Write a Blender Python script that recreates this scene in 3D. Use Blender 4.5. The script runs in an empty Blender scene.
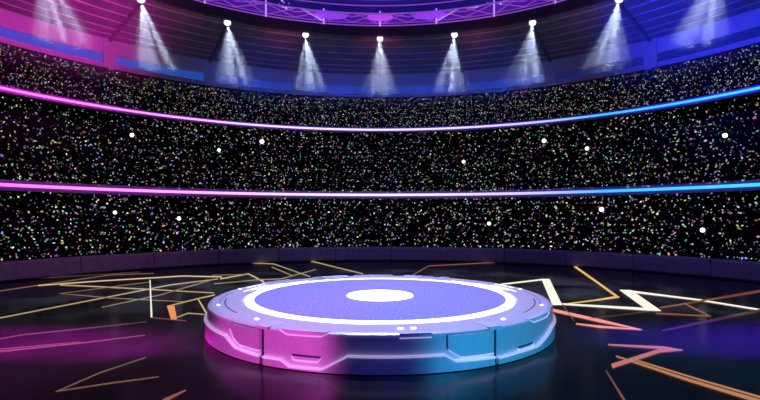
import bpy, bmesh, math, random
from mathutils import Vector, Matrix
rad = math.radians
sc = bpy.context.scene
COL = sc.collection

# ------------------------------------------------------------------ camera, world, light, exposure
cam_d = bpy.data.cameras.new('camera'); cam = bpy.data.objects.new('camera', cam_d); COL.objects.link(cam)
cam.location = (0, 0, 3.9); cam.rotation_euler = (rad(90), 0, 0)
cam_d.sensor_width = 36; cam_d.lens = 489 / 760 * 36; cam_d.shift_y = 16 / 760; cam_d.clip_end = 300
sc.camera = cam
sc.view_settings.view_transform = 'Standard'; sc.view_settings.look = 'None'
sc.view_settings.exposure = 0.0; sc.view_settings.gamma = 1.0; sc.view_settings.use_curve_mapping = False
w = bpy.data.worlds.new('world'); sc.world = w; w.use_nodes = True
w.node_tree.nodes['Background'].inputs[0].default_value = (0.05, 0.05, 0.2, 1)
w.node_tree.nodes['Background'].inputs[1].default_value = 0.01
sc.cycles.use_denoising = True
sc.cycles.max_bounces = 6; sc.cycles.volume_bounces = 0
sc.cycles.sample_clamp_indirect = 4
sc.cycles.volume_step_rate = 1.0

def light(name, kind, loc, target, color, power, size=.5, spot=40, blend=.6, size_y=None):
    d = bpy.data.lights.new(name, kind); o = bpy.data.objects.new(name, d); COL.objects.link(o)
    o.location = loc; o.rotation_euler = (Vector(target) - Vector(loc)).to_track_quat('-Z', 'Y').to_euler()
    d.color = color; d.energy = power
    if kind == 'SPOT': d.spot_size = rad(spot); d.spot_blend = blend; d.shadow_soft_size = size
    elif kind == 'POINT': d.shadow_soft_size = size
    else:
        d.size = size
        if size_y: d.shape = 'RECTANGLE'; d.size_y = size_y
    return o
# coloured washes on the stage
light('magenta_stage_spot', 'SPOT', (-9, -.5, 5), (-3.2, 12.9, .4), (1, .10, .80), 9500, .3, 19, .6)
light('cyan_stage_spot', 'SPOT', (9.5, -.5, 5), (3.7, 13.2, .4), (.03, .48, 1), 9500, .3, 24, .75)
light('lavender_top_spot', 'SPOT', (0, 20, 17), (0, 18, 1), (.50, .46, 1), 21000, .5, 46, .25)
light('blue_front_fill', 'SPOT', (3, -2, 6), (.9, 12, .4), (.03, .08, 1), 1500, .3, 22, 1)  # unseen fill, added to tint the dark stage front blue
# pools of colour on the floor
a = light('purple_floor_spot', 'SPOT', (-12.5, 1, 12), (-10.5, 15.1, 0), (1, .02, .75), 300000, .3, 23, 1); a.scale = (1.6, .42, 1)
a = light('blue_floor_spot', 'SPOT', (13, 1, 12), (12.2, 15.5, 0), (.12, .015, 1), 420000, .3, 23, 1); a.scale = (1.7, .5, 1)
# washes on the rim of the roof
light('magenta_wash', 'SPOT', (-9, 25, 13.6), (-22.5, 30.5, 16.2), (1, .03, .70), 10000, .5, 75, 1)
light('blue_wash_right', 'SPOT', (9, 25, 13.6), (22.5, 30.5, 16.2), (.012, .02, 1), 17000, .5, 75, 1)
for x in (-9, -3, 3, 9):
    light('blue_wash_centre', 'SPOT', (x, 38.2 - abs(x) * .25, 13.3), (x * 1.15, 44.5 - abs(x) * .25, 15.2), (.01, .07, 1), 620, .4, 120, 1)
for b in (-62, -42, -21, 0, 21, 42, 62):
    q = lambda r, z: (r * math.sin(rad(b)), 18 + r * math.cos(rad(b)), z)
    light('maroon_roof_wash', 'SPOT', q(18.6, 14.6), q(20.9, 18), (.9, .14, .5) if b < 30 else (.4, .16, .8), 240, .4, 62, 1)
light('violet_drum_glow', 'POINT', (0, 26, 19.6), (0, 0, 0), (.10, .08, 1), 420, 1)
# dim washes on the base wall
light('pink_base_wash', 'SPOT', (-7, 10, 15), (-20, 33, .6), (.9, .3, .9), 4200, .5, 44, 1)
light('blue_base_wash', 'SPOT', (7, 10, 15), (20, 33, .6), (.22, .13, 1), 4200, .5, 44, 1)
light('blue_base_wash_centre', 'SPOT', (0, 20, 15), (0, 42, .6), (.35, .26, 1), 3300, .5, 60, 1)

# ------------------------------------------------------------------ materials
def mat(name, col=(.5, .5, .5), rough=.5, metal=0, emit=None, es=0, noise=None, spec=.5, ramp=None, sampling='AUTO'):
    m = bpy.data.materials.new(name); m.use_nodes = True; nt = m.node_tree
    b = nt.nodes['Principled BSDF']
    b.inputs['Base Color'].default_value = (*col, 1); b.inputs['Roughness'].default_value = rough
    b.inputs['Metallic'].default_value = metal; b.inputs['Specular IOR Level'].default_value = spec
    if emit:
        b.inputs['Emission Color'].default_value = (*emit, 1); b.inputs['Emission Strength'].default_value = es
    if noise:
        scale, amt = noise[:2]
        tc = nt.nodes.new('ShaderNodeTexCoord'); n = nt.nodes.new('ShaderNodeTexNoise')
        mp = nt.nodes.new('ShaderNodeMapping'); nt.links.new(tc.outputs['Object'], mp.inputs[0]); nt.links.new(mp.outputs[0], n.inputs[0])
        if len(noise) > 2: mp.inputs['Scale'].default_value = noise[2]
        n.inputs['Scale'].default_value = scale; n.inputs['Detail'].default_value = 5
        r = nt.nodes.new('ShaderNodeValToRGB')
        r.color_ramp.elements[0].position = .35; r.color_ramp.elements[1].position = .65
        r.color_ramp.elements[0].color = (*[c * (1 - amt) for c in col], 1); r.color_ramp.elements[1].color = (*[min(1, c * (1 + amt)) for c in col], 1)
        nt.links.new(n.outputs[0], r.inputs[0]); nt.links.new(r.outputs[0], b.inputs['Base Color'])
    m.cycles.emission_sampling = sampling
    return m

M = {}
M['floor'] = mat('black_gloss_floor', (.008, .008, .010), .2, noise=(.6, .3), spec=.13)
M['stage'] = mat('brushed_stage_metal', (.62, .62, .66), .42, .25, noise=(26, .10))
M['rim'] = mat('satin_stage_rim', (.66, .66, .70), .45, .1, noise=(20, .05))
M['disc'] = mat('speckled_stage_disc', (.27, .28, .62), .7, 0, noise=(13, .3, (1, .5, 1)))
M['glow_white'] = mat('white_led', (.8, .8, .8), .5, 0, (.88, .85, 1), 1.6)
M['glow_spot'] = mat('white_led_panel', (.8, .8, .8), .5, 0, (1, .97, 1), 1.5)
M['zig'] = mat('pale_trim_led', (.8, .8, .85), .4, 0, (.74, .60, 1), .42)
M['dark'] = mat('dark_recess', (.03, .02, .05), .6)
M['black'] = mat('black_terrace', (.004, .004, .005), .9, spec=.1)
M['kerb'] = mat('grey_base_panel', (.22, .20, .26), .55, noise=(3, .12))
M['balcony'] = mat('balcony_neon_halo', (.22, .12, .34), .6, noise=(5, .1))  # purple base colour stands in for the halo of the neon tubes
M['fascia'] = mat('white_fascia', (.42, .41, .44), .6, noise=(2, .06))
M['roof'] = mat('dark_roof_panel', (.13, .11, .12), .6, noise=(1.5, .25))
M['rib'] = mat('pale_roof_rib', (.42, .36, .42), .5)
M['beamdark'] = mat('dark_roof_beam', (.06, .05, .06), .6)
M['band'] = mat('black_ring_beam', (.010, .010, .010), .7, noise=(2, .4))
M['violet'] = mat('truss_glow_paint', (.30, .07, .62), .7, 0, (.22, .03, .75), .12)  # light of the truss put into colour and emission
M['drum'] = mat('blue_drum_wall', (.10, .14, .45), .7, noise=(1, .2))
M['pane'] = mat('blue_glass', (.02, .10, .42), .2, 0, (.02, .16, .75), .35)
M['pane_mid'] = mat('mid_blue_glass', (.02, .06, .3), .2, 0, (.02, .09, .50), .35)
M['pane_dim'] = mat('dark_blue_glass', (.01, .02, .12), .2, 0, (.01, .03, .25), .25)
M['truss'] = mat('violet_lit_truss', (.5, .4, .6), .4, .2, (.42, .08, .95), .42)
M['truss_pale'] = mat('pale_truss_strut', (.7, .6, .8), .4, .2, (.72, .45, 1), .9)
M['pod'] = mat('violet_lamp_glass', (.5, .2, .8), .4, 0, (.36, .05, 1), .7)
M['pod_m'] = mat('magenta_lamp_glass', (.6, .2, .7), .4, 0, (.55, .07, .95), .7)
M['housing'] = mat('black_lamp_housing', (.02, .02, .02), .4)
M['lens'] = mat('lamp_lens', (1, 1, 1), .5, 0, (1, .98, 1), 1.7, sampling='NONE')
M['flash'] = mat('flash_bulb', (1, 1, 1), .5, 0, (1, .95, .95), 2.6, sampling='NONE')

def neon(name, stops, k):
    m = mat(name, (.8, .8, .8), .5); nt = m.node_tree; b = nt.nodes['Principled BSDF']
    tc = nt.nodes.new('ShaderNodeTexCoord'); sx = nt.nodes.new('ShaderNodeSeparateXYZ'); mr = nt.nodes.new('ShaderNodeMapRange')
    mr.inputs[1].default_value = -23; mr.inputs[2].default_value = 23
    r = nt.nodes.new('ShaderNodeValToRGB')
    while len(r.color_ramp.elements) < len(stops): r.color_ramp.elements.new(.5)
    for e, (p, c) in zip(r.color_ramp.elements, stops): e.position = p; e.color = (*c, 1)
    nt.links.new(tc.outputs['Object'], sx.inputs[0]); nt.links.new(sx.outputs[0], mr.inputs[0]); nt.links.new(mr.outputs[0], r.inputs[0])
    nt.links.new(r.outputs[0], b.inputs['Emission Color']); b.inputs['Emission Strength'].default_value = k
    return m
M['neon'] = neon('colour_changing_led_tube', [(0, (.85, .12, .75)), (.13, (.88, .25, .85)), (.3, (.78, .52, 1)), (.5, (.76, .62, 1)), (.74, (.55, .45, 1)), (.86, (.03, .35, 1)), (1, (.02, .5, 1))], 1.5)

STRIP_COL = {'gold': (.85, .66, .34), 'cream': (1, .82, .48), 'white': (1, .93, .80), 'coral': (.95, .40, .34), 'orange': (1, .45, .18),
             'amber': (1, .66, .25), 'pink': (1, .40, .38), 'rust': (.62, .22, .13), 'tan': (.85, .45, .24), 'brown': (.6, .36, .26)}
strip_mats = {}
def strip_mat(c, k):
    if (c, k) not in strip_mats:
        strip_mats[(c, k)] = mat(c + '_floor_light', (.02, .02, .02), .3, 0, tuple(v ** 1.3 for v in STRIP_COL[c]), k ** 1.9 * 1.0)
    return strip_mats[(c, k)]

def crowd_mat(name, k, power):
    m = mat(name, (0, 0, 0), .8, sampling='NONE', spec=0); nt = m.node_tree; b = nt.nodes['Principled BSDF']
    g = nt.nodes.new('ShaderNodeNewGeometry'); r = nt.nodes.new('ShaderNodeValToRGB'); r.color_ramp.interpolation = 'CONSTANT'
    cols = [(.25, .8, .35), (.15, .75, .6), (.85, .75, .35), (.9, .45, .25), (.45, .25, .9), (.8, .7, .9), (.8, .25, .6), (.2, .55, .85), (.6, .85, .45), (.85, .85, .75), (.5, .2, .75), (.75, .6, .3)]
    while len(r.color_ramp.elements) < len(cols): r.color_ramp.elements.new(.5)
    for i, (e, c) in enumerate(zip(r.color_ramp.elements, cols)): e.position = i / len(cols); e.color = (*c, 1)
    mu = nt.nodes.new('ShaderNodeMath'); mu.operation = 'MULTIPLY'; mu.inputs[1].default_value = 977.3
    fr = nt.nodes.new('ShaderNodeMath'); fr.operation = 'FRACT'
    pw = nt.nodes.new('ShaderNodeMath'); pw.operation = 'POWER'; pw.inputs[1].default_value = power
    ml = nt.nodes.new('ShaderNodeMath'); ml.operation = 'MULTIPLY'; ml.inputs[1].default_value = k
    L = nt.links
    L.new(g.outputs['Random Per Island'], r.inputs[0]); L.new(g.outputs['Random Per Island'], mu.inputs[0]); L.new(mu.outputs[0], fr.inputs[0])
    L.new(fr.outputs[0], pw.inputs[0]); L.new(pw.outputs[0], ml.inputs[0]); L.new(ml.outputs[0], b.inputs['Emission Strength']); L.new(r.outputs[0], b.inputs['Emission Color'])
    return m

# ------------------------------------------------------------------ helpers
def tag(o, label=None, cat=None, group=None, kind=None):
    if label: o['label'] = label
    if cat: o['category'] = cat
    if group: o['group'] = group
    if kind: o['kind'] = kind
    return o
def build(name, bm, m, parent=None, smooth=False):
    bmesh.ops.recalc_face_normals(bm, faces=bm.faces)
    me = bpy.data.meshes.new(name); bm.to_mesh(me); bm.free(); me.materials.append(m)
    if smooth:
        for p in me.polygons: p.use_smooth = True
    o = bpy.data.objects.new(name, me); COL.objects.link(o)
    if parent: o.parent = parent; o.matrix_parent_inverse = Matrix.Translation(-Vector(parent.location)) if parent.rotation_euler.z == 0 else parent.matrix_world.inverted()
    return o
def empty(name, loc=(0, 0, 0)):
    o = bpy.data.objects.new(name, None); COL.objects.link(o); o.location = loc; o.empty_display_size = .2
    return o
CX, CY = 0, 18
def ring_pt(r, b, z):                       # b: degrees clockwise from the far side of the arena
    return Vector((CX + r * math.sin(rad(b)), CY + r * math.cos(rad(b)), z))
def lathe(bm, prof, b0=0, b1=360, n=160, closed=False):
    full = abs(b1 - b0 - 360) < 1e-6
    rows = []
    for i in range(n if full else n + 1):
        b = b0 + (b1 - b0) * i / n
        rows.append([bm.verts.new(ring_pt(r, b, z)) for r, z in prof])
    m = len(prof); N = len(rows)
    for i in range(N if full else N - 1):
        A, B = rows[i], rows[(i + 1) % N]
        for j in range(m if closed else m - 1):
            k = (j + 1) % m
            bm.faces.new((A[j], B[j], B[k], A[k]))
    if closed and not full:
        bm.faces.new(rows[0]); bm.faces.new(rows[-1][::-1])
    return rows
def torus(bm, r, z, t, b0=0, b1=360, n=180, k=8):
    lathe(bm, [(r + t * math.cos(i * 2 * math.pi / k), z + t * math.sin(i * 2 * math.pi / k)) for i in range(k)], b0, b1, n, True)
def band(bm, pts, r0, r1, step=1.5):
    """solid on a cylinder: pts = (bearing from stage front, z low, z high), solid between radii r0 and r1"""
    S = []
    for (a, l, h), (a2, l2, h2) in zip(pts, pts[1:]):
        n = max(1, int(abs(a2 - a) / step))
        for i in range(n):
            t = i / n; S.append((a + (a2 - a) * t, l + (l2 - l) * t, h + (h2 - h) * t))
    S.append(pts[-1])
    rows = []
    for a, l, h in S:
        rows.append([bm.verts.new(ring_pt(r, 180 - a, z)) for r, z in ((r0, l), (r1, l), (r1, h), (r0, h))])
    for A, B in zip(rows, rows[1:]):
        for j in range(4):
            k = (j + 1) % 4; bm.faces.new((A[j], B[j], B[k], A[k]))
    bm.faces.new(rows[0]); bm.faces.new(rows[-1][::-1])
def line_band(path, wdt, R=6.05):
    """a strip of even width along a path of (bearing, z)"""
    out = []
    for i, (a, z) in enumerate(path):
        ks = []
        for j in (i - 1, i):
            if 0 <= j < len(path) - 1:
                m = (path[j + 1][1] - path[j][1]) / (rad(path[j + 1][0] - path[j][0]) * R); ks.append(math.sqrt(1 + m * m))
        k = wdt / 2 * sum(ks) / len(ks); out.append((a, z - k, z + k))
    return out
def tube(bm, p, q, r, k=6):
    p, q = Vector(p), Vector(q); d = (q - p); L = d.length
    mt = Matrix.Translation((p + q) / 2) @ d.to_track_quat('Z', 'Y').to_matrix().to_4x4()
    bmesh.ops.create_cone(bm, cap_ends=True, segments=k, radius1=r, radius2=r, depth=L, matrix=mt)
def box(bm, c, s, rot=None):
    mt = Matrix.Translation(c) @ (rot or Matrix()) @ Matrix.Diagonal((*s, 1))
    bmesh.ops.create_cube(bm, size=1, matrix=mt)
def structure(name, bm, m, parent=None, smooth=False):
    o = build(name, bm, m, parent, smooth)
    if not parent: o['kind'] = 'structure'
    return o

# ------------------------------------------------------------------ the shell
bm = bmesh.new(); lathe(bm, [(.01, 0), (24.9, 0), (24.9, -.3), (.01, -.3)]); structure('floor', bm, M['floor'])
bm = bmesh.new(); lathe(bm, [(.01, 21.3), (20.5, 21.3), (20.5, 21.6), (.01, 21.6)], closed=True); structure('ceiling', bm, M['drum'])
# curved base wall of 32 panels with open joints
bm = bmesh.new()
for k in range(32):
    b = k * 11.25 + 2.2
    lathe(bm, [(24.55, .02), (24.42, .12), (24.42, 1.06), (24.52, 1.2), (25.0, 1.2), (25.0, .02)], b + .08, b + 11.17, 8, True)
kw = structure('wall_base', bm, M['kerb'])
bm = bmesh.new(); lathe(bm, [(24.7, .0), (24.95, .0), (24.95, 1.15), (24.7, 1.15)], closed=True); structure('joint_backing', bm, M['dark'], kw)
RK = .6
TIERS = [(1.2, 6.3), (5.9, 12.4), (11.62, 14.70)]
for (z0, z1), nm in zip(TIERS, ('wall_lower_stand', 'wall_middle_stand', 'wall_upper_stand')):
    n = int(round((z1 - z0) / .47)); h = (z1 - z0) / n; prof = [(25.0, z0)]
    for i in range(n):
        r = 25.0 + RK * h * i
        prof += [(r, z0 + h * (i + 1)), (r + RK * h, z0 + h * (i + 1))]
    prof.append((prof[-1][0], z0 - .1)); prof.append((25.0, z0 - .1))
    bm = bmesh.new(); lathe(bm, prof, n=128, closed=True); structure(nm, bm, M['black'])
for i, z in enumerate((5.75, 11.46)):
    t = .10 if i == 0 else .075
    hh = .32 if i == 0 else .2
    bm = bmesh.new(); lathe(bm, [(24.9, z - hh), (25.3, z - hh), (25.3, z + hh), (24.9, z + hh)], closed=True); structure(f'trim_{i+1}', bm, M['balcony'])  # band added behind the tube to carry its halo
    bm = bmesh.new(); torus(bm, 24.9 - t * .8, z, t, n=240)
    o = build('neon_ring', bm, M['neon'], smooth=True)
    tag(o, ('lower' if i == 0 else 'upper') + ' glowing neon line around the stands, magenta at left, ' + ('thicker of the two' if i == 0 else 'thinner of the two'), 'neon light', 'neon lines around the stands')
# fascia with window strip between posts
FR = 26.8
bm = bmesh.new(); lathe(bm, [(FR, 14.6), (FR - .12, 14.66), (FR - .12, 15.08), (FR + .1, 15.08), (FR + .1, 15.74), (FR - .12, 15.74), (FR - .12, 16.85), (FR + .4, 16.85), (FR + .4, 14.6)], closed=True)
structure('wall_fascia', bm, M['fascia'])
posts = [16.0 * k for k in range(-11, 11)]
k = 0
for i, b in enumerate(posts):
    b2 = b + 16
    if abs(b) < 100:
        k += 1
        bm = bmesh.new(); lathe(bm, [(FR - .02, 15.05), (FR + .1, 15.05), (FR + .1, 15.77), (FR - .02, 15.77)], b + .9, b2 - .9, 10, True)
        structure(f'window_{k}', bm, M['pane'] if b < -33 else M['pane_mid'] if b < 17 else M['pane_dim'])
bm = bmesh.new()
for b in posts:
    lathe(bm, [(FR - .22, 14.62), (FR + .3, 14.62), (FR + .3, 16.9), (FR - .22, 16.8)], b - .95, b + .95, 3, True)
structure('trim_3', bm, M['fascia'])
# cone roof with ring ribs and radial beams
def roof_z(r): return 16.82 + (26.8 - r) * .205
bm = bmesh.new(); lathe(bm, [(27.2, roof_z(27.2)), (20.3, roof_z(20.3)), (20.3, roof_z(20.3) + .3), (27.2, roof_z(27.2) + .3)], closed=True)
roof = structure('roof', bm, M['roof'])
for i, r in enumerate((21.1, 22.15, 23.15, 24.15, 25.15, 25.95)):
    bm = bmesh.new(); torus(bm, r, roof_z(r) - .03, .045, n=160, k=6); structure('roof_rib', bm, M['rib'], roof, True)
for b in posts:
    bm = bmesh.new()
    p, q = ring_pt(26.7, b, roof_z(26.7) - .12), ring_pt(20.6, b, roof_z(20.6) - .12)
    d = q - p; box(bm, (p + q) / 2, (.2, d.length, .16), d.to_track_quat('Y', 'Z').to_matrix().to_4x4())
    structure('radial_beam', bm, M['beamdark'], roof)
bm = bmesh.new(); lathe(bm, [(20.35, 17.95), (20.15, 18.0), (20.15, 18.95), (20.35, 19.0)], closed=True); structure('trim_4', bm, M['band'])
bm = bmesh.new(); lathe(bm, [(20.3, 18.9), (20.5, 18.9), (20.5, 21.35), (20.3, 21.35)], closed=True); structure('wall_drum', bm, M['drum'])
bm = bmesh.new(); torus(bm, 20.15, 20.85, .12); structure('trim_5', bm, M['truss'])

bm = bmesh.new(); lathe(bm, [(20.2, 18.9), (20.32, 18.9), (20.32, 19.62), (20.2, 19.62)], closed=True); structure('trim_6', bm, M['violet'])  # truss glow on the drum wall, painted as a violet band

# haze under the roof that the lamps shine through
bm = bmesh.new(); lathe(bm, [(17.0, 13.1), (26.4, 13.1), (26.4, 16.6), (20.4, 17.85), (17.0, 17.9)], -100, 100, 80, True)
hz = bpy.data.materials.new('haze'); hz.use_nodes = True; nt = hz.node_tree; nt.nodes.clear()
out = nt.nodes.new('ShaderNodeOutputMaterial'); vs = nt.nodes.new('ShaderNodeVolumeScatter')
vs.inputs['Color'].default_value = (1, 1, 1, 1); vs.inputs['Density'].default_value = .019; vs.inputs['Anisotropy'].default_value = 0
nt.links.new(vs.outputs[0], out.inputs['Volume'])
o = build('haze', bm, hz); tag(o, 'thin smoke haze hanging under the roof in the lamp beams', 'haze', kind='stuff')
# floor light strips: colour, strength, label, outline (left edge, right edge) on the floor
STRIPS = [
  ('gold', 0.75, 'long straight gold light line rising from the left frame edge under the crossing lines',
   [([(-14.646, 17.909), (-14.457, 18.608), (-11.787, 27.456), (-9.962, 30.08)], [(-14.788, 18.074), (-14.603, 18.787), (-11.953, 27.824), (-10.096, 30.465)])]),
  ('gold', 0.45, 'dim gold light line from far left ending just below the base wall',
   [([(-20.015, 24.472), (-19.644, 25.283), (-19.097, 27.311), (-17.734, 32.122), (-15.272, 33.046)], [(-20.244, 24.745), (-19.877, 25.575), (-19.342, 27.651), (-17.963, 32.528), (-15.439, 33.405)])]),
  ('gold', 0.28, 'faintest gold light line running nearest to the left base wall',
   [([(-21.918, 30.109), (-18.048, 32.689), (-16.621, 33.868)], [(-22.159, 30.436), (-18.264, 33.075), (-16.809, 34.245)])]),
  ('cream', 0.8, 'pale gold light line along the top of the crossing lines',
   [([(-19.027, 27.208), (-16.671, 29.118), (-12.622, 31.492), (-10.026, 31.027)], [(-19.303, 27.597), (-16.931, 29.565), (-12.86, 32.084), (-10.178, 31.504)])]),
  ('gold', 0.75, 'thick gold light line slanting down through the crossing lines to the stage',
   [([(-17.943, 27.418), (-15.699, 26.839), (-11.524, 25.611), (-8.368, 24.649)], [(-18.233, 27.864), (-15.946, 27.267), (-11.666, 25.934), (-8.447, 24.888)])]),
  ('gold', 0.5, 'gold light line bent into a narrow arrow point at its left end',
   [([(-13.67, 29.058), (-16.147, 24.567), (-12.785, 23.153), (-8.767, 22.096)], [(-13.513, 28.735), (-16.017, 24.585), (-12.899, 23.363), (-8.829, 22.256)])]),
  ('gold', 0.5, 'dull gold light line crossing over the upright white bar on the floor',
   [([(-11.803, 20.769), (-10.794, 24.003), (-10.164, 29.606)], [(-11.921, 20.963), (-10.929, 24.279), (-10.312, 29.994)])]),
  ('white', 0.95, 'upright thin white light bar standing out among the gold lines left of the stage',
   [([(-14.044, 29.787), (-8.808, 18.782)], [(-13.987, 29.81), (-8.744, 18.797)])]),
  ('coral', 0.42, 'faint pink light line running right from the foot of the white bar',
   [([(-8.707, 18.672), (-7.186, 18.11)], [(-8.763, 18.796), (-7.226, 18.216)])]),
  ('orange', 0.9, 'short wide orange light block left of the stage',
   [([(-9.23, 21.19), (-8.909, 21.19)], [(-7.875, 18.426), (-7.649, 18.426)])]),
  ('gold', 0.75, 'pair of thin gold lines running from the orange block towards the stage',
   [([(-9.129, 20.968), (-8.505, 22.99), (-8.098, 24.012)], [(-9.23, 21.178), (-8.609, 23.244), (-8.194, 24.271)]), ([(-7.768, 18.725), (-7.664, 19.524), (-6.677, 19.204)], [(-7.832, 18.854), (-7.728, 19.677), (-6.717, 19.324)])]),
  ('cream', 0.75, 'tiny pale light line slanting down to the left edge of the stage',
   [([(-8.546, 22.907), (-6.794, 19.18)], [(-8.558, 23.047), (-6.796, 19.348)])]),
  ('coral', 0.35, 'dull orange light line bent at the left edge of the purple pool',
   [([(-12.186, 15.088), (-12.005, 15.451), (-11.689, 15.968), (-9.542, 17.284), (-8.586, 17.945)], [(-12.267, 15.183), (-12.093, 15.559), (-11.777, 16.084), (-9.604, 17.391), (-8.633, 18.039)])]),
  ('pink', 0.42, 'pair of thin pink light lines crossing the purple pool of light',
   [([(-11.186, 13.85), (-10.886, 14.01), (-9.154, 14.922), (-7.659, 15.94)], [(-11.27, 13.95), (-10.973, 14.119), (-9.214, 15.017), (-7.693, 16.005)]), ([(-11.429, 14.149), (-11.102, 14.287), (-9.274, 15.117)], [(-11.461, 14.188), (-11.134, 14.327), (-9.298, 15.154)])]),
  ('brown', 0.6, 'lone V of two thin brown light lines on dark floor at lower left',
   [([(-6.458, 13.491), (-6.974, 12.174), (-7.191, 10.831), (-6.27, 11.359), (-5.344, 11.827)], [(-6.432, 13.446), (-6.937, 12.12), (-7.156, 10.89), (-6.303, 11.413), (-5.362, 11.863)])]),
  ('coral', 0.5, 'short wide orange light line cut by the bottom frame edge left of the stage',
   [([(-4.512, 9.646), (-4.482, 10.283), (-4.321, 10.903)], [(-4.642, 9.815), (-4.591, 10.448), (-4.351, 10.955)])]),
  ('gold', 0.7, 'gold light line starting below the base wall and bending behind the stage on the left',
   [([(-11.203, 40.574), (-8.553, 39.428), (-4.426, 31.085)], [(-11.395, 41.281), (-8.673, 40.039), (-4.461, 31.445)])]),
  ('gold', 0.7, 'straight gold light line from the base wall to the back rim of the stage',
   [([(-5.97, 41.931), (-1.142, 32.678)], [(-6.078, 42.838), (-1.144, 33.087)])]),
  ('gold', 0.6, 'short gold light line forming one stroke of the small cross behind the stage',
   [([(-8.241, 37.124), (-5.632, 31.604)], [(-8.338, 37.668), (-5.678, 31.968)])]),
  ('gold', 0.55, 'dim gold light line forming the rising stroke of the small cross behind the stage',
   [([(-4.701, 35.867), (-6.175, 30.48), (-7.666, 29.987)], [(-4.63, 35.429), (-6.083, 30.065), (-7.569, 29.612)])]),
  ('cream', 0.75, 'pale light line peaking just behind the left rim of the stage',
   [([(-9.843, 30.097), (-8.795, 32.664), (-6.819, 28.68)], [(-9.967, 30.448), (-8.934, 33.216), (-6.891, 29.114)])]),
  ('gold', 0.5, 'short gold light line running flat into the pale peak behind the stage rim',
   [([(-10.948, 31.87), (-8.753, 32.428)], [(-11.076, 32.237), (-8.847, 32.774)])]),
  ('gold', 0.5, 'gold light line touching the left back rim of the stage below the pale peak',
   [([(-9.467, 27.894), (-7.199, 29.844)], [(-9.575, 28.199), (-7.296, 30.224)])]),
  ('orange', 0.45, 'thin orange light line bent behind the right half of the stage',
   [([(2.098, 31.893), (3.802, 37.864), (9.674, 40.775)], [(2.097, 32.213), (3.842, 38.424), (9.827, 41.433)])]),
  ('white', 1.0, 'brightest white light line with a broad slanting bar at the right rim of the stage',
   [([(6.843, 27.642), (9.913, 29.727)], [(6.936, 28.043), (10.079, 30.249)]), ([(9.966, 30.176), (10.46, 30.176)], [(7.559, 21.428), (7.975, 21.428)]), ([(7.767, 21.584), (11.116, 20.138)], [(7.869, 21.86), (11.387, 20.618)])]),
  ('amber', 0.9, 'golden light line bent like an arrowhead under the right base wall',
   [([(8.216, 21.596), (9.872, 22.447), (11.466, 23.394), (13.028, 29.427), (15.33, 38.445)], [(8.27, 21.748), (9.975, 22.693), (11.404, 23.697), (12.698, 28.812), (14.838, 37.398)])]),
  ('white', 1.0, 'broad white slanting bar with a long white line running to the right frame edge',
   [([(12.622, 25.772), (13.148, 25.564)], [(11.049, 20.16), (11.536, 20.075)]), ([(12.644, 25.145), (14.727, 22.51), (15.665, 20.164), (15.874, 19.413)], [(12.943, 25.717), (14.918, 22.791), (15.868, 20.414), (16.161, 19.75)])]),
  ('coral', 1.0, 'pink light line folded to a sharp tip right of the stage',
   [([(6.945, 20.129), (8.066, 17.95), (8.816, 16.856), (7.792, 17.313), (7.104, 17.719)], [(7.156, 20.672), (8.28, 18.381), (8.966, 16.72), (7.668, 17.051), (7.052, 17.598)])]),
  ('orange', 0.35, 'thin orange light line dropping from the foot of the white bar by the stage',
   [([(8.036, 21.623), (7.178, 18.123)], [(8.096, 21.72), (7.234, 18.203)])]),
  ('orange', 0.25, 'very faint orange light line below the golden arrowhead',
   [([(7.929, 18.46), (10.977, 19.878)], [(7.974, 18.571), (11.052, 20.02)])]),
  ('rust', 0.55, 'rust coloured light line rising to the right frame edge above the white line',
   [([(11.779, 20.567), (19.41, 24.965), (21.329, 26.062)], [(11.883, 20.758), (19.961, 25.699), (22.015, 26.927)])]),
  ('orange', 0.5, 'thin orange light line bent into a small open triangle',
   [([(11.862, 20.712), (13.455, 21.577), (12.803, 19.098), (11.061, 19.596)], [(11.929, 20.837), (13.579, 21.767), (12.821, 18.93), (10.997, 19.484)])]),
  ('rust', 0.3, 'wide faint brown light line below the small open triangle',
   [([(9.529, 16.518), (12.719, 18.279), (15.395, 19.797), (16.907, 20.654)], [(9.598, 16.649), (13.032, 18.758), (15.811, 20.361), (17.386, 21.269)])]),
  ('pink', 0.7, 'pink light line folded back sharply to the left at lower right',
   [([(6.873, 14.741), (8.309, 14.311), (8.587, 14.22), (8.173, 14.288), (6.07, 12.827)], [(6.914, 14.826), (8.449, 14.542), (8.778, 14.18), (8.006, 13.969), (5.955, 12.52)])]),
  ('tan', 0.75, 'pair of long tan light lines leaving the lower right frame corner',
   [([(6.534, 13.545), (7.281, 11.496), (8.058, 9.862)], [(6.567, 13.602), (7.374, 11.621), (8.192, 10.005)]), ([(6.863, 13.217), (7.575, 11.58), (8.293, 10.142)], [(6.896, 13.271), (7.617, 11.635), (8.347, 10.2)])]),
  ('coral', 0.45, 'short pink light line dropping to the bottom frame edge right of the stage',
   [([(5.678, 12.295), (5.104, 10.222), (4.98, 9.699)], [(5.695, 12.313), (5.171, 10.284), (5.049, 9.762)])]),
]
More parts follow.
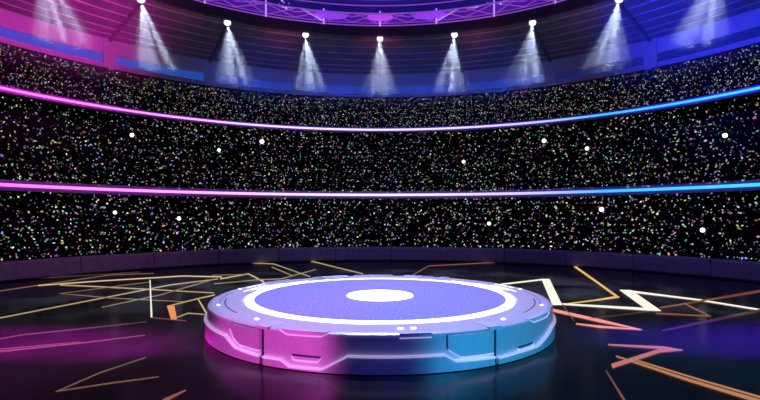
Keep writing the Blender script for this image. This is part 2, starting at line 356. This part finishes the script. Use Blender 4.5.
# crowd flashes: bearing, height, radius, size, label
FLASHES = [
  (-44.33, 10.1, 27.17, 0.15, 'white crowd flash highest at far left, just under the upper neon line'),
  (-30.36, 9.45, 26.78, 0.13, 'small pinkish crowd flash between the two larger white ones at upper left'),
  (-22.43, 10.5, 27.41, 0.19, 'large yellowish white crowd flash under the upper neon line, left of middle'),
  (-47.39, 4.16, 26.43, 0.13, 'small crowd flash under the lower neon line, nearest to the left frame edge'),
  (-37.51, 3.71, 26.16, 0.15, 'white crowd flash in the lowest stand above the left of the stage'),
  (16.32, 8.71, 26.33, 0.15, 'white crowd flash between the neon lines, first one right of the middle'),
  (21.27, 3.25, 25.88, 0.15, 'white crowd flash in the lowest stand above the right half of the stage'),
  (30.65, 10.28, 27.28, 0.18, 'glinting pink white crowd flash close under the upper neon line, right of middle'),
  (38.19, 9.28, 26.68, 0.15, 'plain white crowd flash just right of the glinting one between the neon lines'),
  (58.15, 9.18, 26.62, 0.15, 'white crowd flash between the neon lines, nearest to the right frame edge'),
  (56.09, 2.97, 25.71, 0.15, 'white crowd flash low in the lowest stand at far right'),
  (40.59, 4.42, 26.58, 0.18, 'glinting pink white crowd flash just under the lower neon line at right'),
]

# ------------------------------------------------------------------ round stage
ST = empty('round_stage', (0, 18, 0)); tag(ST, 'large round metal stage in the middle of the floor, glowing white ring on top', 'stage')
GAPS = [(-31.2, -30.5), (29.8, 30.5), (148.8, 149.5), (209.8, 210.5)]
bm = bmesh.new()
prof = [(.01, .95), (4.86, .95), (4.88, 1.0), (5.86, 1.0), (5.97, .965), (6.0, .91), (6.0, .03), (5.9, 0)]
cuts = sorted(set([round(a, 3) for a in [i * 2.0 - 60 for i in range(180)]] + [g for gp in GAPS for g in gp]))
rows = []
for a in cuts:
    rows.append([bm.verts.new(ring_pt(r, 180 - a, z)) for r, z in prof])
for i in range(len(rows)):
    A, B = rows[i], rows[(i + 1) % len(rows)]
    for j in range(len(prof) - 1): bm.faces.new((A[j], B[j], B[j + 1], A[j + 1]))
build('body', bm, M['stage'], ST)
HALF = (0, 180)
for off in HALF:
    sh = lambda pts: [(p[0] + off, *p[1:]) for p in pts]
    # lower skirt pieces whose upper edge is the zigzag, with the light strip on top of it
    ZL = [(-88, .50), (-63.4, .554), (-46.0, .535), (-41.0, .29), (-31.4, .226)]
    ZM = [(-30.3, .228), (-24.7, .235), (-22.4, .095), (-13.7, .10), (-7.5, .46), (15.4, .448), (18.1, .27), (29.6, .228)]
    ZR = [(30.7, .19), (37.3, .215), (47.6, .20), (61.4, .505), (88, .50)]
    for Z in (ZL, ZM, ZR):
        bm = bmesh.new(); band(bm, [(a + off, .02, z) for a, z in Z], 5.95, 6.07); build('skirt_panel', bm, M['stage'], ST)
        bm = bmesh.new(); band(bm, sh(line_band(Z, .046)), 6.0, 6.10); build('light_strip', bm, M['zig'], ST)
    # raised hexagonal hatches with a pale edge
    for P in ([(-43.9, .75, .97), (-42.0, .52, .972), (-39.4, .385, .975), (-32.4, .36, .985), (-31.6, .36, .90)],
              [(16.3, .56, .955), (19.7, .335, .954), (27.8, .325, .953), (29.3, .325, .83)]):
        bm = bmesh.new(); band(bm, sh([(a, l + .02, min(h, .92)) for a, l, h in P]), 5.98, 6.045); hp = build('hatch', bm, M['stage'], ST)
        low = [(a, l) for a, l, h in P]
        bm = bmesh.new(); band(bm, sh(line_band(low, .022)), 5.98, 6.06); build('hatch_edge', bm, M['zig'], hp)
        bm = bmesh.new(); band(bm, sh([(P[0][0] - .25, P[0][1], .93), (P[0][0] - .02, P[0][1], .93)]), 5.9, 6.005); build('hatch_joint', bm, M['dark'], hp)
        bm = bmesh.new(); band(bm, sh([(P[0][0], .915, .935), (P[-2][0], .915, .935), (P[-1][0], P[-1][2] - .01, P[-1][2] + .012)]), 5.9, 6.01); build('hatch_joint', bm, M['dark'], hp)
    # lips hanging over the rim
    for P, mm in (([(-25.2, .985), (-23.2, .885), (-14.0, .90), (-12.3, .985)], 'zig'), ([(4.6, .90), (12.3, .90)], 'zig'), ([(44, .985), (46, .90), (56, .90), (58, .985)], 'zig')):
        bm = bmesh.new(); band(bm, sh([(a, z - .02, 1.012) for a, z in P]), 5.84, 6.03); lp = build('rim_lip', bm, M['rim'], ST)
        bm = bmesh.new(); band(bm, sh(line_band(P, .028)), 5.96, 6.05); build('lip_edge', bm, M[mm], lp)
    # vent slots
    for a0, a1, z0, z1 in ((-22, -14.2, .25, .40), (38.6, 46.2, .235, .34)):
        bm = bmesh.new(); band(bm, sh([(a0, z1 - .05, z1), (a1, z1 - .05, z1)]), 5.9, 6.004); vt = build('vent_slot', bm, M['dark'], ST)
        bm = bmesh.new(); band(bm, sh(line_band([(a0, z1 - .05), (a0 + .7, z0), (a1 - .7, z0), (a1, z1 - .05)], .025)), 5.98, 6.04); build('slot_edge', bm, M['zig'], vt)
    # vertical joints
    for a0, a1 in ((-31.25, -30.5), (29.8, 30.45)):
        bm = bmesh.new(); band(bm, [(a0 + off, .0, .94), (a1 + off, .0, .94)], 5.9, 6.012); build('vertical_joint', bm, M['dark'], ST)
        bm = bmesh.new(); band(bm, [(a0 - 1.6 + off, .93, 1.012), (a1 + 1.6 + off, .93, 1.012)], 5.3, 6.03); build('joint_cap', bm, M['rim'], ST)
# top: glowing ring, speckled disc, bright centre, rim details
bm = bmesh.new(); lathe(bm, [(4.50, .95), (4.80, .95), (4.80, 1.012), (4.50, 1.012)], closed=True); build('light_ring', bm, M['glow_white'], ST)
bm = bmesh.new(); lathe(bm, [(.01, .96), (4.49, .96), (4.49, 1.0), (.01, 1.0)], closed=True); build('top_disc', bm, M['disc'], ST)
bm = bmesh.new(); n = 64
bmesh.ops.create_cone(bm, cap_ends=True, segments=n, radius1=1.22, radius2=1.2, depth=.03, matrix=Matrix.Translation((0, 17.85, 1.012))); build('centre_panel', bm, M['glow_spot'], ST)
def arc(name, r0, r1, b0, b1, m, z=1.012, zz=.95):
    bm = bmesh.new(); lathe(bm, [(r0, zz), (r1, zz), (r1, z), (r0, z)], b0, b1, max(3, int(abs(b1 - b0) / 2)), True); return build(name, bm, m, ST)
for s in (1, -1):
    A = lambda b0, b1: (b0, b1) if s == 1 else (-b1, -b0)
    arc('rim_groove', 5.42, 5.46, *A(98, 128), M['dark'], 1.003)
    arc('rim_groove', 5.60, 5.62, *A(84, 112), M['dark'], 1.003)
    arc('rim_light', 4.93, 4.99, *A(40, 76), M['glow_white'])
    arc('rim_light', 5.08, 5.13, *A(55, 78), M['glow_white'])
    arc('rim_light', 5.24, 5.29, *A(62, 82), M['glow_white'])
    arc('rim_light', 5.62, 5.68, *A(60, 72), M['glow_white'])
    arc('rim_light', 4.84, 4.90, *A(140, 200 if s == 1 else 178), M['glow_white'])
    for b, r in ((76, 5.72), (112, 5.66), (20, 5.7), (141, 5.5), (4, 5.6)):
        arc('rim_lamp', r - .05, r + .05, *A(b - .6, b + .6), M['glow_white'], 1.03)
for b in (176, 179.5): arc('rim_lamp', 5.42, 5.52, b - 5 - .8, b - 5 + .8, M['glow_white'], 1.03)
arc('rim_plate', 5.05, 5.80, 12, 21, M['rim'], 1.05); arc('rim_plate', 5.05, 5.8, -30, -16, M['rim'], 1.05); arc('rim_plate', 5.5, 5.85, -6, 6, M['rim'], 1.04)

# ------------------------------------------------------------------ light strips set in the floor
for i, (c, k, lab, polys) in enumerate(STRIPS):
    bm = bmesh.new(); zt = .006 + .0006 * i
    for L, R in polys:
        n = len(L)
        top = [[bm.verts.new((x, y, zt)) for x, y in S] for S in (L, R)]
        bot = [[bm.verts.new((x, y, .0005)) for x, y in S] for S in (L, R)]
        for j in range(n - 1):
            bm.faces.new((top[0][j], top[0][j + 1], top[1][j + 1], top[1][j]))
            bm.faces.new((bot[0][j], bot[0][j + 1], bot[1][j + 1], bot[1][j]))
            for q in (0, 1): bm.faces.new((top[q][j], top[q][j + 1], bot[q][j + 1], bot[q][j]))
        for j in (0, n - 1): bm.faces.new((top[0][j], top[1][j], bot[1][j], bot[0][j]))
    o = build('floor_light_strip', bm, strip_mat(c, k)); tag(o, lab, 'floor light', 'light strips in the floor', 'thing')

# ------------------------------------------------------------------ lamps under the roof
WHERE = {-4: None, -3: 'bright stage lamp cut by the top frame edge, left of the other lamps', -2: 'second bright stage lamp from the left, above the dark roof ribs',
         -1: 'bright stage lamp left of the middle one, hanging lower than its left neighbour', 0: 'lowest bright stage lamp, hanging straight above the stage middle',
         1: 'bright stage lamp right of the middle one under the roof', 2: 'second bright stage lamp from the right with beams leaning left',
         3: 'bright stage lamp cut by the top frame edge, right of the other lamps', 4: None}
for k in range(-4, 5):
    b = 16.2 * k; p = ring_pt(20.62, b, 17.92)
    inward = (Vector((CX, CY, 0)) - Vector((p.x, p.y, 0))).normalized()
    d = (inward * .42 + Vector((0, 0, -1))).normalized()
    e = empty('stage_lamp', p)
    tag(e, WHERE[k] or ('stage lamp above the frame edge at far ' + ('left' if k < 0 else 'right') + ', only its beam in view'), 'stage lamp', 'lamps under the roof')
    R = d.to_track_quat('-Z', 'Y').to_matrix().to_4x4()
    bm = bmesh.new(); bmesh.ops.create_cone(bm, cap_ends=True, segments=20, radius1=.30, radius2=.2, depth=.42, matrix=Matrix.Translation(p - d * .22) @ R)
    build('housing', bm, M['housing'], e)
    bm = bmesh.new(); bmesh.ops.create_uvsphere(bm, u_segments=20, v_segments=12, radius=.25, matrix=Matrix.Translation(p + d * .02) @ R @ Matrix.Diagonal((1, 1, .75, 1)))
    build('lens', bm, M['lens'], e, True)
    bm = bmesh.new(); t = Vector((inward.y, -inward.x, 0))
    tube(bm, p + t * .36 - d * .2, p + t * .36 + Vector((0, 0, .3)), .03); tube(bm, p - t * .36 - d * .2, p - t * .36 + Vector((0, 0, .3)), .03); tube(bm, p - t * .36 + Vector((0, 0, .3)), p + t * .36 + Vector((0, 0, .3)), .03)
    tube(bm, p + Vector((0, 0, .3)), p + Vector((0, 0, .42)), .05)
    build('bracket', bm, M['housing'], e)
    ld = bpy.data.lights.new('lamp_beam', 'SPOT'); lo = bpy.data.objects.new('lamp_beam', ld); COL.objects.link(lo)
    lo.location = p + d * .3; lo.rotation_euler = d.to_track_quat('-Z', 'Y').to_euler()
    ld.energy = 20000; ld.spot_size = rad(38); ld.spot_blend = .7; ld.shadow_soft_size = .05; ld.color = (.62, .72, 1)
    ld.use_nodes = True; nt = ld.node_tree; em = [n for n in nt.nodes if n.type == 'EMISSION'][0]
    tc = nt.nodes.new('ShaderNodeTexCoord'); sx = nt.nodes.new('ShaderNodeSeparateXYZ'); dv = nt.nodes.new('ShaderNodeVectorMath'); dv.operation = 'DIVIDE'
    cb = nt.nodes.new('ShaderNodeCombineXYZ'); nz = nt.nodes.new('ShaderNodeTexNoise'); rp = nt.nodes.new('ShaderNodeMapRange')
    ad = nt.nodes.new('ShaderNodeVectorMath'); ad.operation = 'ADD'; ad.inputs[1].default_value = (k * 3.7, k * 1.3, 0)
    nz.inputs['Scale'].default_value = 8; nz.inputs['Detail'].default_value = 0
    rp.inputs[1].default_value = .47; rp.inputs[2].default_value = .64; rp.inputs[3].default_value = .04; rp.inputs[4].default_value = 2.4
    L = nt.links; L.new(tc.outputs['Normal'], sx.inputs[0])
    for q in range(3): L.new(sx.outputs[2], cb.inputs[q])
    L.new(tc.outputs['Normal'], dv.inputs[0]); L.new(cb.outputs[0], dv.inputs[1]); L.new(dv.outputs[0], ad.inputs[0]); L.new(ad.outputs[0], nz.inputs['Vector'])
    L.new(nz.outputs[0], rp.inputs[0]); L.new(rp.outputs[0], em.inputs['Strength'])

# ------------------------------------------------------------------ ring truss above the lamps
TR = empty('ring_truss', (0, 18, 18.6)); tag(TR, 'violet lit ring truss high under the dark blue ceiling', 'truss')
for r, z, nm, t in ((19.95, 18.68, 'lower_chord', .05), (19.95, 18.86, 'lower_chord', .03), (19.95, 19.62, 'upper_chord', .045), (18.4, 18.95, 'inner_chord', .05), (18.4, 19.55, 'inner_chord', .04)):
    bm = bmesh.new(); torus(bm, r, z, t, -75, 75, 100, 6); build(nm, bm, M['truss'], TR, True)
for k in range(-5, 6):
    b = 12.5 * k
    bm = bmesh.new(); tube(bm, ring_pt(19.9, b, 18.6), ring_pt(19.9, b, 19.78), .05); build('post', bm, M['truss_pale'], TR)
for k in range(-5, 5):
    b = 12.5 * k; m = b + 6.25
    for p, q in (((19.9, b, 18.75), (18.4, m, 19.0)), ((18.4, m, 19.0), (19.9, b + 12.5, 18.75)), ((19.95, b, 19.6), (19.95, m, 18.9)), ((19.95, m, 18.9), (19.95, b + 12.5, 19.6)), ((18.4, b, 19.0), (19.9, m, 19.3)), ((19.9, m, 19.3), (18.4, b + 12.5, 19.0))):
        bm = bmesh.new(); tube(bm, ring_pt(*p), ring_pt(*q), .04); build('brace', bm, M['truss'], TR)
for s in (-1, 1):
    for p, q in (((19.7, 12.9 * s, 18.8), (19.0, 18.0 * s, 19.2)), ((19.0, 19.6 * s, 19.2), (19.0, 22.5 * s, 19.15)), ((19.0, 27.5 * s, 19.2), (19.6, 34 * s, 19.95))):
        bm = bmesh.new(); tube(bm, ring_pt(*p), ring_pt(*q), .055); build('bright_strut', bm, M['truss_pale'], TR)
PODS = [(0, 1.0, 'pod_m', 'magenta glowing lamp pod in the truss above the middle stage lamp'), (-11.0, 1.25, 'pod', 'violet glowing lamp pod in the truss left of the magenta one'), (11.0, 1.25, 'pod', 'violet glowing lamp pod in the truss right of the magenta one')]
for b, sx_, mm, lab in PODS:
    p = ring_pt(19.6, b, 19.2)
    bm = bmesh.new(); bmesh.ops.create_uvsphere(bm, u_segments=24, v_segments=12, radius=1, matrix=Matrix.Translation(p) @ Matrix.Rotation(-rad(b), 4, 'Z') @ Matrix.Diagonal((sx_, .25, .30, 1)))
    o = build('lamp_pod', bm, M[mm], smooth=True); tag(o, lab, 'lamp', 'glowing pods in the truss')
random.seed(5)
for s in (-1, 1):
    e = empty('lamp_cluster', ring_pt(19.5, 25 * s, 19.3)); tag(e, 'cluster of small violet lamps on the truss, ' + ('left' if s < 0 else 'right') + ' of the middle', 'lamp cluster', 'small lamp clusters on the truss')
    for i in range(12):
        p = ring_pt(19.2 + random.uniform(-.3, .3), s * (24.5 + random.uniform(-4.5, 3.5)), 19.65 + random.uniform(-.45, .4))
        bm = bmesh.new(); bmesh.ops.create_icosphere(bm, subdivisions=1, radius=random.uniform(.05, .10), matrix=Matrix.Translation(p)); build('bulb', bm, M['truss_pale' if i % 3 == 0 else 'truss'], e)

# ------------------------------------------------------------------ the crowd's lights
random.seed(11)
OCT = [(1, 0, 0), (-1, 0, 0), (0, 1, 0), (0, -1, 0), (0, 0, 1), (0, 0, -1)]
OF = [(0, 2, 4), (2, 1, 4), (1, 3, 4), (3, 0, 4), (2, 0, 5), (1, 2, 5), (3, 1, 5), (0, 3, 5)]
def crowd(name, z0, z1, n, s0, s1, m, label, span=100):
    V = []; Fc = []
    for i in range(n):
        z = random.uniform(z0 + .06, z1); b = random.uniform(-span, span)
        r = 25.0 + RK * (z - z0) - random.uniform(.12, .3)
        p = ring_pt(r, b, z)
        s = s0 + (s1 - s0) * random.random() ** 2
        th = random.uniform(0, math.pi); el = random.uniform(1.0, 2.1)
        t = Vector((math.cos(rad(b)), -math.sin(rad(b)), 0)); u = Vector((0, 0, 1)); n_ = t.cross(u)
        ax = [(t * math.cos(th) + u * math.sin(th)) * s * el, (-t * math.sin(th) + u * math.cos(th)) * s, n_ * s * .6]
        k = len(V)
        V += [tuple(p + ax[0] * a + ax[1] * c + ax[2] * d) for a, c, d in OCT]
        Fc += [tuple(k + j for j in f) for f in OF]
    me = bpy.data.meshes.new(name); me.from_pydata(V, [], Fc); me.materials.append(m)
    o = bpy.data.objects.new(name, me); COL.objects.link(o); tag(o, label, 'crowd lights', kind='stuff')
crowd('crowd_lights', 1.2, 5.7, 7600, .028, .07, crowd_mat('crowd_light_lower', 1.35, 2.1), 'countless small coloured lights of the crowd in the lowest stand')
crowd('crowd_lights', 5.9, 11.9, 12000, .026, .062, crowd_mat('crowd_light_middle', 1.1, 2.2), 'countless small coloured lights of the crowd between the two neon lines')
crowd('crowd_lights', 11.62, 14.6, 12000, .024, .045, crowd_mat('crowd_light_upper', .85, 1.7), 'dense fine coloured lights of the crowd above the upper neon line')
for b, z, r, s, lab in FLASHES:
    bm = bmesh.new(); bmesh.ops.create_icosphere(bm, subdivisions=2, radius=s, matrix=Matrix.Translation(ring_pt(r, b, z)))
    o = build('camera_flash', bm, M['flash'], smooth=True); tag(o, lab, 'flash light', 'bright flashes in the crowd')
